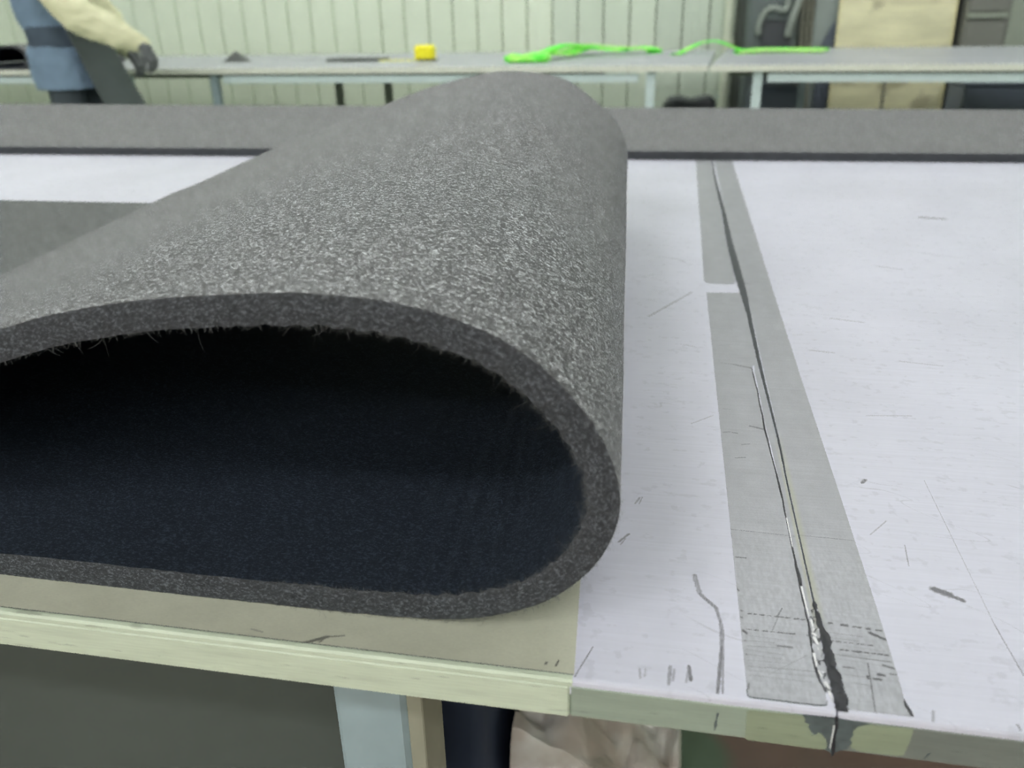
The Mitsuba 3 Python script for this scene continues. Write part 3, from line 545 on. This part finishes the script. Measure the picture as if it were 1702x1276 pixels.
# neon strapping: a crumpled bundle and long loose straps
ns = thing('neon_strap', 'bright neon green strap with crumpled end lying along the rear tables', 'strap')
v = lump(-.16, .16, -.10, .10, 0, .05, 51, .02, .022, .012, 18); v.apply_translation((-1.10, 6.47, .803)); v.vertices[:, 2] = np.maximum(v.vertices[:, 2], .8005); obj('bundle', v, 'mat_neon', ns, True)
def strap(pts, w, th, mat_, nm='band'):
    c = smooth_curve(pts, 60); c[:, 2] = np.maximum(c[:, 2], .8012); t = np.gradient(c, axis=0); t /= np.linalg.norm(t, axis=1, keepdims=True); sd = np.cross(t, [0, 0, 1.0]); sd /= np.linalg.norm(sd, axis=1, keepdims=True)
    up = np.array([0, 0, 1.0]); G = np.stack([c - sd * w / 2, c - sd * w / 2 + up * th, c + sd * w / 2 + up * th, c + sd * w / 2, c - sd * w / 2])
    obj(nm, grid_mesh(G, True), mat_, ns, False)
strap([(-1.15, 6.5, .80), (-1.0, 6.75, .835), (-.88, 7.0, .82), (-.78, 7.35, .845), (-.66, 7.6, .83), (-.5, 7.62, .82), (-.33, 7.6, .83), (-.2, 7.5, .806)], .13, .022, 'mat_neon')
strap([(-1.12, 6.52, .81), (-.98, 6.9, .86), (-.86, 7.1, .88), (-.72, 7.2, .86), (-.6, 7.25, .84), (-.42, 7.2, .835)], .07, .02, 'mat_neon')
strap([(-.95, 6.85, .85), (-.8, 7.3, .87), (-.7, 7.5, .87), (-.6, 7.5, .86), (-.4, 7.45, .845), (-.25, 7.4, .83)], .03, .01, 'mat_neon_pale')
strap([(-.05, 7.2, .803), (.05, 7.4, .825), (.16, 7.5, .87), (.27, 7.5, .885), (.4, 7.45, .85), (.55, 7.4, .803)], .05, .010, 'mat_neon')
strap([(.5, 7.35, .803), (.7, 7.5, .81), (.9, 7.45, .81), (1.02, 7.4, .81), (1.12, 7.35, .812)], .16, .022, 'mat_neon')
strap([(.45, 7.2, .803), (.7, 7.3, .815), (.9, 7.25, .812), (1.1, 7.2, .815)], .03, .022, 'mat_neon_pale')

# ------------------------------------------------------------------ along the back wall
dp = thing('downpipe', 'cream vertical pipe running down the wall right of the cladding panels', 'pipe')
obj('pipe_tube', cyl((.452, 9.0, 0), (.452, 9.0, HZ - .02), .048, 20), 'mat_pipe', dp)
obj('pipe_socket', cyl((.462, 9.0, .80), (.462, 9.0, .86), .058, 20), 'mat_pipe', dp)
for z in (.3, 1.5, 3): obj('bracket', box(.39, .51, 9.04, 9.09, z, z + .03), 'mat_galvanised', dp)
obj('doorway_panel', box(.55, 3.06, HY1 - .005, HY1 + .028, .01, HZ - .02), 'mat_recess', 'wall_back', label='dark grey wall section behind the machine and the board')
mc = thing('machine_cabinet', 'dark grey machine cabinet with hoses against the wall right of the pipe', 'machine')
obj('cabinet_body', box(.60, 1.03, 8.55, 8.98, .08, 1.42, .02), 'mat_machine', mc)
obj('cabinet_hood', box(.72, .98, 8.50, 8.549, .75, 1.02, .01), 'mat_bag', mc)
obj('hose', tube(smooth_curve([(.70, 8.47, .90), (.70, 8.46, 1.02), (.78, 8.45, 1.12), (.88, 8.46, 1.10), (.92, 8.47, 1.24)], 24), .03, 10), 'mat_machine_light', mc, True)
obj('hose', tube(smooth_curve([(.95, 8.45, .88), (.97, 8.44, 1.02), (1.01, 8.45, 1.16), (1.02, 8.47, 1.3)], 20), .035, 10), 'mat_machine_light', mc, True)
for sx in (.63, .97): obj('foot', box(sx - .03, sx + .03, 8.6, 8.95, 0, .08), 'mat_bag', mc)
for k, (x0, x1) in enumerate(((1.085, 1.12), (1.13, 1.155), (1.175, 1.205))):
    obj('steel_rod', cyl((x0 + .05, 8.72 + .03 * k, 0.016), (x0, 9.02, 2.1), .016, 10), 'mat_rod', None, True, label=('thin steel rod leaning on the wall beside the machine', 'middle one of three thin steel rods leaning on the wall', 'thin steel rod leaning on the wall beside the pale grey panel')[k], cat='rod', group='steel rods leaning on the wall')
gs = obj('sheet_panel', rotz(box(1.24, 1.47, 9.02, 9.05, .02, 2.2, .004), 0), 'mat_sheet_grey', None, label='pale grey sheet panel standing behind the plywood board', cat='panel')
m = extr([(1.30, .02), (1.46, .02), (1.46, 1.05), (1.40, .95), (1.33, .80)], .05); v = m.vertices.copy(); m.vertices = np.c_[v[:, 0], 8.94 + v[:, 2], v[:, 1]]; m.fix_normals()
obj('dark_board', m, 'mat_navy_box', None, label='dark slanted board offcut left of the plywood board', cat='board')
pb = thing('plywood_board', 'tall pale yellow plywood board leaning against the back wall', 'board')
def lean(m, k=.06): v = m.vertices.copy(); v[:, 1] += k * (v[:, 2]); m.vertices = v; return m
obj('sheet', lean(box(1.44, 2.43, 8.78, 8.80, 0, 2.2, .003)), 'mat_plywood', pb)
obj('edge_band', lean(box(1.425, 1.439, 8.775, 8.80, 0, 2.2)), 'mat_plywood_edge', pb)
obj('edge_band', lean(box(2.431, 2.445, 8.775, 8.80, 0, 2.2)), 'mat_plywood_edge', pb)
obj('stain_strip', lean(box(1.90, 1.925, 8.772, 8.7785, .02, .55)), 'mat_rod', pb, label='dark vertical stain strip')
dk = thing('grey_cabinet', 'dark grey cabinet with a ledge right of the plywood board', 'cabinet')
obj('cabinet_body', box(2.50, 3.05, 8.75, 9.06, .60, 2.1, .008), 'mat_door_grey', dk)
obj('door', box(2.52, 2.83, 8.735, 8.749, .64, .99, .004), 'mat_door_grey', dk)
obj('door', box(2.52, 2.83, 8.735, 8.749, 1.06, 2.06, .004), 'mat_door_grey', dk)
obj('ledge', box(2.51, 2.84, 8.71, 8.749, 1.0, 1.045, .004), 'mat_door_light', dk)
obj('side_panel', box(2.86, 3.04, 8.735, 8.749, .64, 2.06, .004), 'mat_door_light', dk)
obj('plinth', box(2.52, 3.03, 8.80, 9.05, .505, .599), 'mat_machine_light', dk)
for sx in (2.54, 2.99): obj('leg', box(sx - .02, sx + .02, 8.82, 8.86, 0, .505), 'mat_door_grey', dk)
nb = thing('storage_crate', 'dark navy crate on the floor under the rear table right of the board', 'crate')
obj('body', box(2.45, 3.02, 8.2, 8.72, 0, .47, .015), 'mat_navy_box', nb); obj('rim', box(2.44, 3.03, 8.19, 8.73, .471, .50, .008), 'mat_navy_box', nb)
obj('white_bin', box(3.06, 3.45, 8.3, 8.7, 0, .56, .02), 'mat_sheet_grey', None, label='pale grey bin under the rear table at the right edge', cat='bin')
obj('dark_bag', lump(-.11, .36, 8.2, 8.62, 0, .37, 61, .05, .08, .04, 7), 'mat_bag', None, True, label='black bag slumped on the floor under the rear table joint', cat='bag')
obj('dark_bag', lump(.62, 1.08, 7.9, 8.35, 0, .52, 71, .04, .08, .04, 7), 'mat_navy_box', None, True, label='dark blue-grey bag under the right rear table near its leg', cat='bag')
obj('floor_bucket', trimesh.util.concatenate([cyl((-6.45, 8.6, 0), (-6.45, 8.6, .42), .16, 24)]), 'mat_leg_dark', None, True, label='grey-green bucket on the floor under the rear table left of the worker', cat='bucket')

# ------------------------------------------------------------------ the worker
def body(chain, n=.02, it=6):
    M = m3.Manifold()
    for (a, ra, b, rb) in chain:
        M += m3.Manifold.batch_hull([m3.Manifold.sphere(ra, 20).translate(tuple(a)), m3.Manifold.sphere(rb, 20).translate(tuple(b))])
    g = M.refine_to_length(n).to_mesh(); m = trimesh.Trimesh(g.vert_properties[:, :3], g.tri_verts)
    trimesh.smoothing.filter_taubin(m, iterations=it); return m
PX, PY = -4.17, 5.50
P = thing('person', 'worker in blue jacket, cream sleeve covers and dark apron at the rear table', 'person')
sh = [np.array((PX + .06, PY + s * .19, 1.43)) for s in (-1, 1)]
el = [np.array((-3.82, PY - .25, 1.17)), np.array((-4.02, PY + .29, 1.15))]
wr = [np.array((-3.475, PY - .14, .985)), np.array((-3.84, PY + .27, .93))]
hip = [np.array((PX, PY + s * .10, .88)) for s in (-1, 1)]
kn = [np.array((PX + .03, PY + s * .11, .48)) for s in (-1, 1)]
an = [np.array((PX - .02, PY + s * .11, .09)) for s in (-1, 1)]
neck, head = np.array((PX + .09, PY, 1.50)), np.array((PX + .17, PY, 1.635))
B = [(neck - (0, 0, .06), .06, head - (.02, 0, .03), .055), (head + (-.025, 0, .02), .098, head + (.01, 0, -.03), .085), (head + (.02, 0, -.05), .06, head + (.055, 0, -.085), .035), (head + (.085, 0, .0), .010, head + (.108, 0, -.028), .015)]
for s in (-1, 1): B += [(head + (0, s * .092, .01), .012, head + (-.005, s * .095, -.025), .012)]
for i in (0, 1): B += [(sh[i], .05, el[i], .042), (el[i], .042, wr[i], .03)]
B += [((PX + .02, PY, 1.35), .11, (PX, PY, 1.0), .11), ((PX + .06, PY - .17, 1.42), .05, (PX + .06, PY + .17, 1.42), .05), (neck - (0, 0, .06), .06, np.array((PX + .04, PY, 1.36)), .08)]
for i in (0, 1): B += [((PX, PY, .97), .10, hip[i], .085), (hip[i], .08, kn[i], .055), (kn[i], .052, an[i], .038)]
obj('body', body(B, .018), 'mat_skin', P, True)
for s in (-1, 1):
    e = trimesh.creation.icosphere(2, .013); e.apply_translation(head + (.078, s * .034, .015)); obj('eye', e, 'mat_eye', P, True)
obj('mouth', body([(head + (.083, -.02, -.068), .006, head + (.083, .02, -.068), .006)], .006, 2), 'mat_lip', P, True)
hm = trimesh.creation.icosphere(4, 1.0); v = hm.vertices; v = v[:]; hv = np.array(v) * (.113, .108, .115) + head + (-.022, 0, .03); hm.vertices = hv
hm = hm.slice_plane(head + (.055, 0, .055), (-.9, 0, .45), cap=True); obj('hair', hm, 'mat_hair', P, True)
def garment(rings, m=48, amp=.012, seed=1, fr=9):
    """rings: (centre, half x, half y); superellipse sections from top to bottom."""
    th = np.linspace(0, 2 * np.pi, m, endpoint=False); G = []
    c = smooth_curve([np.r_[np.array(a, float), b, d] for a, b, d in rings], 46)
    for q in c: G.append(np.stack([q[0] + q[3] * np.sign(np.cos(th)) * np.abs(np.cos(th)) ** .85, q[1] + q[4] * np.sign(np.sin(th)) * np.abs(np.sin(th)) ** .85, np.full(m, q[2])], -1))
    G = np.array(G); G = G + ((meshkit.fbm(G * fr + np.array([0, 0, 3]) * 0, 3, seed) - .5) * 2 * amp)[..., None] * np.stack([np.cos(th), np.sin(th), 0 * th], -1)[None]
    G = np.concatenate([G, G[:, :1]], 1)
    top = G[0].mean(0); bot = G[-1].mean(0); mm = grid_mesh(G); k = len(mm.vertices)
    f = [[k, j + 1, j] for j in range(m)] + [[k + 1, (len(G) - 1) * (m + 1) + j, (len(G) - 1) * (m + 1) + j + 1] for j in range(m)]
    r = trimesh.Trimesh(np.vstack([mm.vertices, top, bot]), np.vstack([mm.faces, f]), process=False); r.fix_normals(); return r
obj('jacket', garment([((PX + .05, PY, 1.475), .09, .13), ((PX + .03, PY, 1.44), .135, .22), ((PX - .03, PY, 1.32), .185, .25), ((PX - .05, PY, 1.2), .185, .245), ((PX - .035, PY, 1.10), .165, .22), ((PX - .025, PY, 1.06), .160, .215)], amp=.012, seed=3), 'mat_jacket', P, True, label='blue work jacket')
obj('waistband', garment([((PX - .025, PY, 1.115), .172, .225), ((PX - .015, PY, 1.05), .172, .225), ((PX - .01, PY, 1.01), .175, .228), ((PX - .01, PY, .985), .178, .23)], amp=.004, seed=5), 'mat_jacket_dark', P, True, label='dark waist belt')
obj('jacket_skirt', garment([((PX - .02, PY, .995), .175, .228), ((PX - .015, PY, .94), .205, .245), ((PX + .0, PY, .85), .215, .25), ((PX + .02, PY, .77), .215, .25), ((PX + .025, PY, .72), .212, .25)], amp=.014, seed=6), 'mat_jacket', P, True, label='blue lower part of the jacket with a straight hem')
for i in (0, 1):
    hp, k_, a_ = hip[i], kn[i], an[i]; sy = (-1, 1)[i]
    obj('trouser_leg', body([(hp + (.03, 0, -.04), .125, hp + (.03, 0, -.28), .12), (hp + (.03, 0, -.28), .12, k_, .095), (k_, .095, a_ + (0, 0, .02), .075)], .025), 'mat_trousers', P, True)
    shp = body([(a_ + (-.03, 0, -.035), .05, a_ + (.09, 0, -.045), .044), (a_ + (.09, 0, -.045), .044, a_ + (.16, 0, -.055), .034)], .015); shp.vertices[:, 2] = np.maximum(shp.vertices[:, 2], .001); obj('shoe', shp, 'mat_shoe', P, True)
    up = sh[i]; slv = body([(up + (.0, sy * .01, -.02), .10, (up + el[i]) / 2 + (.0, 0, 0), .112), ((up + el[i]) / 2, .112, el[i], .118), (el[i], .118, (el[i] * .4 + wr[i] * .6), .092), (el[i] * .4 + wr[i] * .6, .092, wr[i] + (-.02, 0, .015), .058)], .016)
    v = slv.vertices; d = (meshkit.fbm(v * 16 + 4 * i, 3, 40 + i) - .5); slv.vertices = v + slv.vertex_normals * (d * .038)[:, None]
    obj('sleeve', slv, 'mat_sleeve', P, True, label='puffy cream sleeve cover')
    # gloved hand: palm, four curled fingers and a thumb
    w = wr[i]; f = np.array((.74, .0, -.62)); f /= np.linalg.norm(f); side = np.array((0, -sy, 0)); dn = np.cross(f, side) * sy; dn = np.array((-.62, 0, -.74)) 
    f = np.array((.45, 0, -.89)); dn = np.array((-.75, 0, -.66)); H = [(w - f * .03 + np.array((-.01, 0, .01)), .042, w + f * .02, .042)]
    for q in (-.030, -.010, .010, .030): H.append((w + side * q * .6, .032, w + f * .100 + side * q, .023))
    for q, L in ((-.033, .070), (-.011, .082), (.011, .078), (.033, .062)):
        k0 = w + f * .100 + side * q; k1 = k0 + (f * .75 + dn * .5) * L * .5; k2 = k1 + (f * .15 + dn * .9) * L * .42
        H += [(k0, .0165, k1, .0150), (k1, .0150, k2, .0130)]
    t0 = w + f * .03 - side * .032; t1 = t0 + f * .035 - side * .025 + dn * .015; t2 = t1 + f * .035 + dn * .02
    H += [(t0, .018, t1, .016), (t1, .016, t2, .0135)]
    obj('glove', body(H, .006, 4), 'mat_glove', P, True, label='dark grey work glove')
def apron():
    n, mth = 40, 26; G = []
    zs = np.linspace(1.12, .30, n); un = np.linspace(-1, 1, mth)
    for z in zs:
        t = (1.12 - z) / .82
        fx = PX + .27 + .20 * np.clip((1.08 - z) / .46, 0, 1.25)
        back = .07 + .04 * t
        x = fx - back * np.abs(un) ** 2.6; y = PY + un * (.19 + .02 * t)
        G.append(np.stack([x, y, np.full(mth, z)], -1))
    G = np.array(G); G[..., 0] += .012 * (meshkit.fbm(G * 8, 3, 77) - .5)
    th = .12 - .0 * G[..., :1]
    inn = G.copy(); inn[..., 0] -= .012
    a = grid_mesh(G, True); b = grid_mesh(inn); ed = np.concatenate([np.r_[G[0], G[1:, -1], G[-1, ::-1][1:], G[::-1, 0][1:]]]); ei = np.concatenate([np.r_[inn[0], inn[1:, -1], inn[-1, ::-1][1:], inn[::-1, 0][1:]]])
    return cat_([a, b, grid_mesh(np.stack([ed, ei]))])
obj('apron', apron(), 'mat_apron', P, 40, label='dark grey apron hanging in front')
obj('white_cup', cyl((-4.08, 6.20, .8055), (-4.08, 6.20, .868), .05, 24), 'mat_white_plastic', None, 40, label='small white cup on the rear table beside the gloved hand', cat='cup')
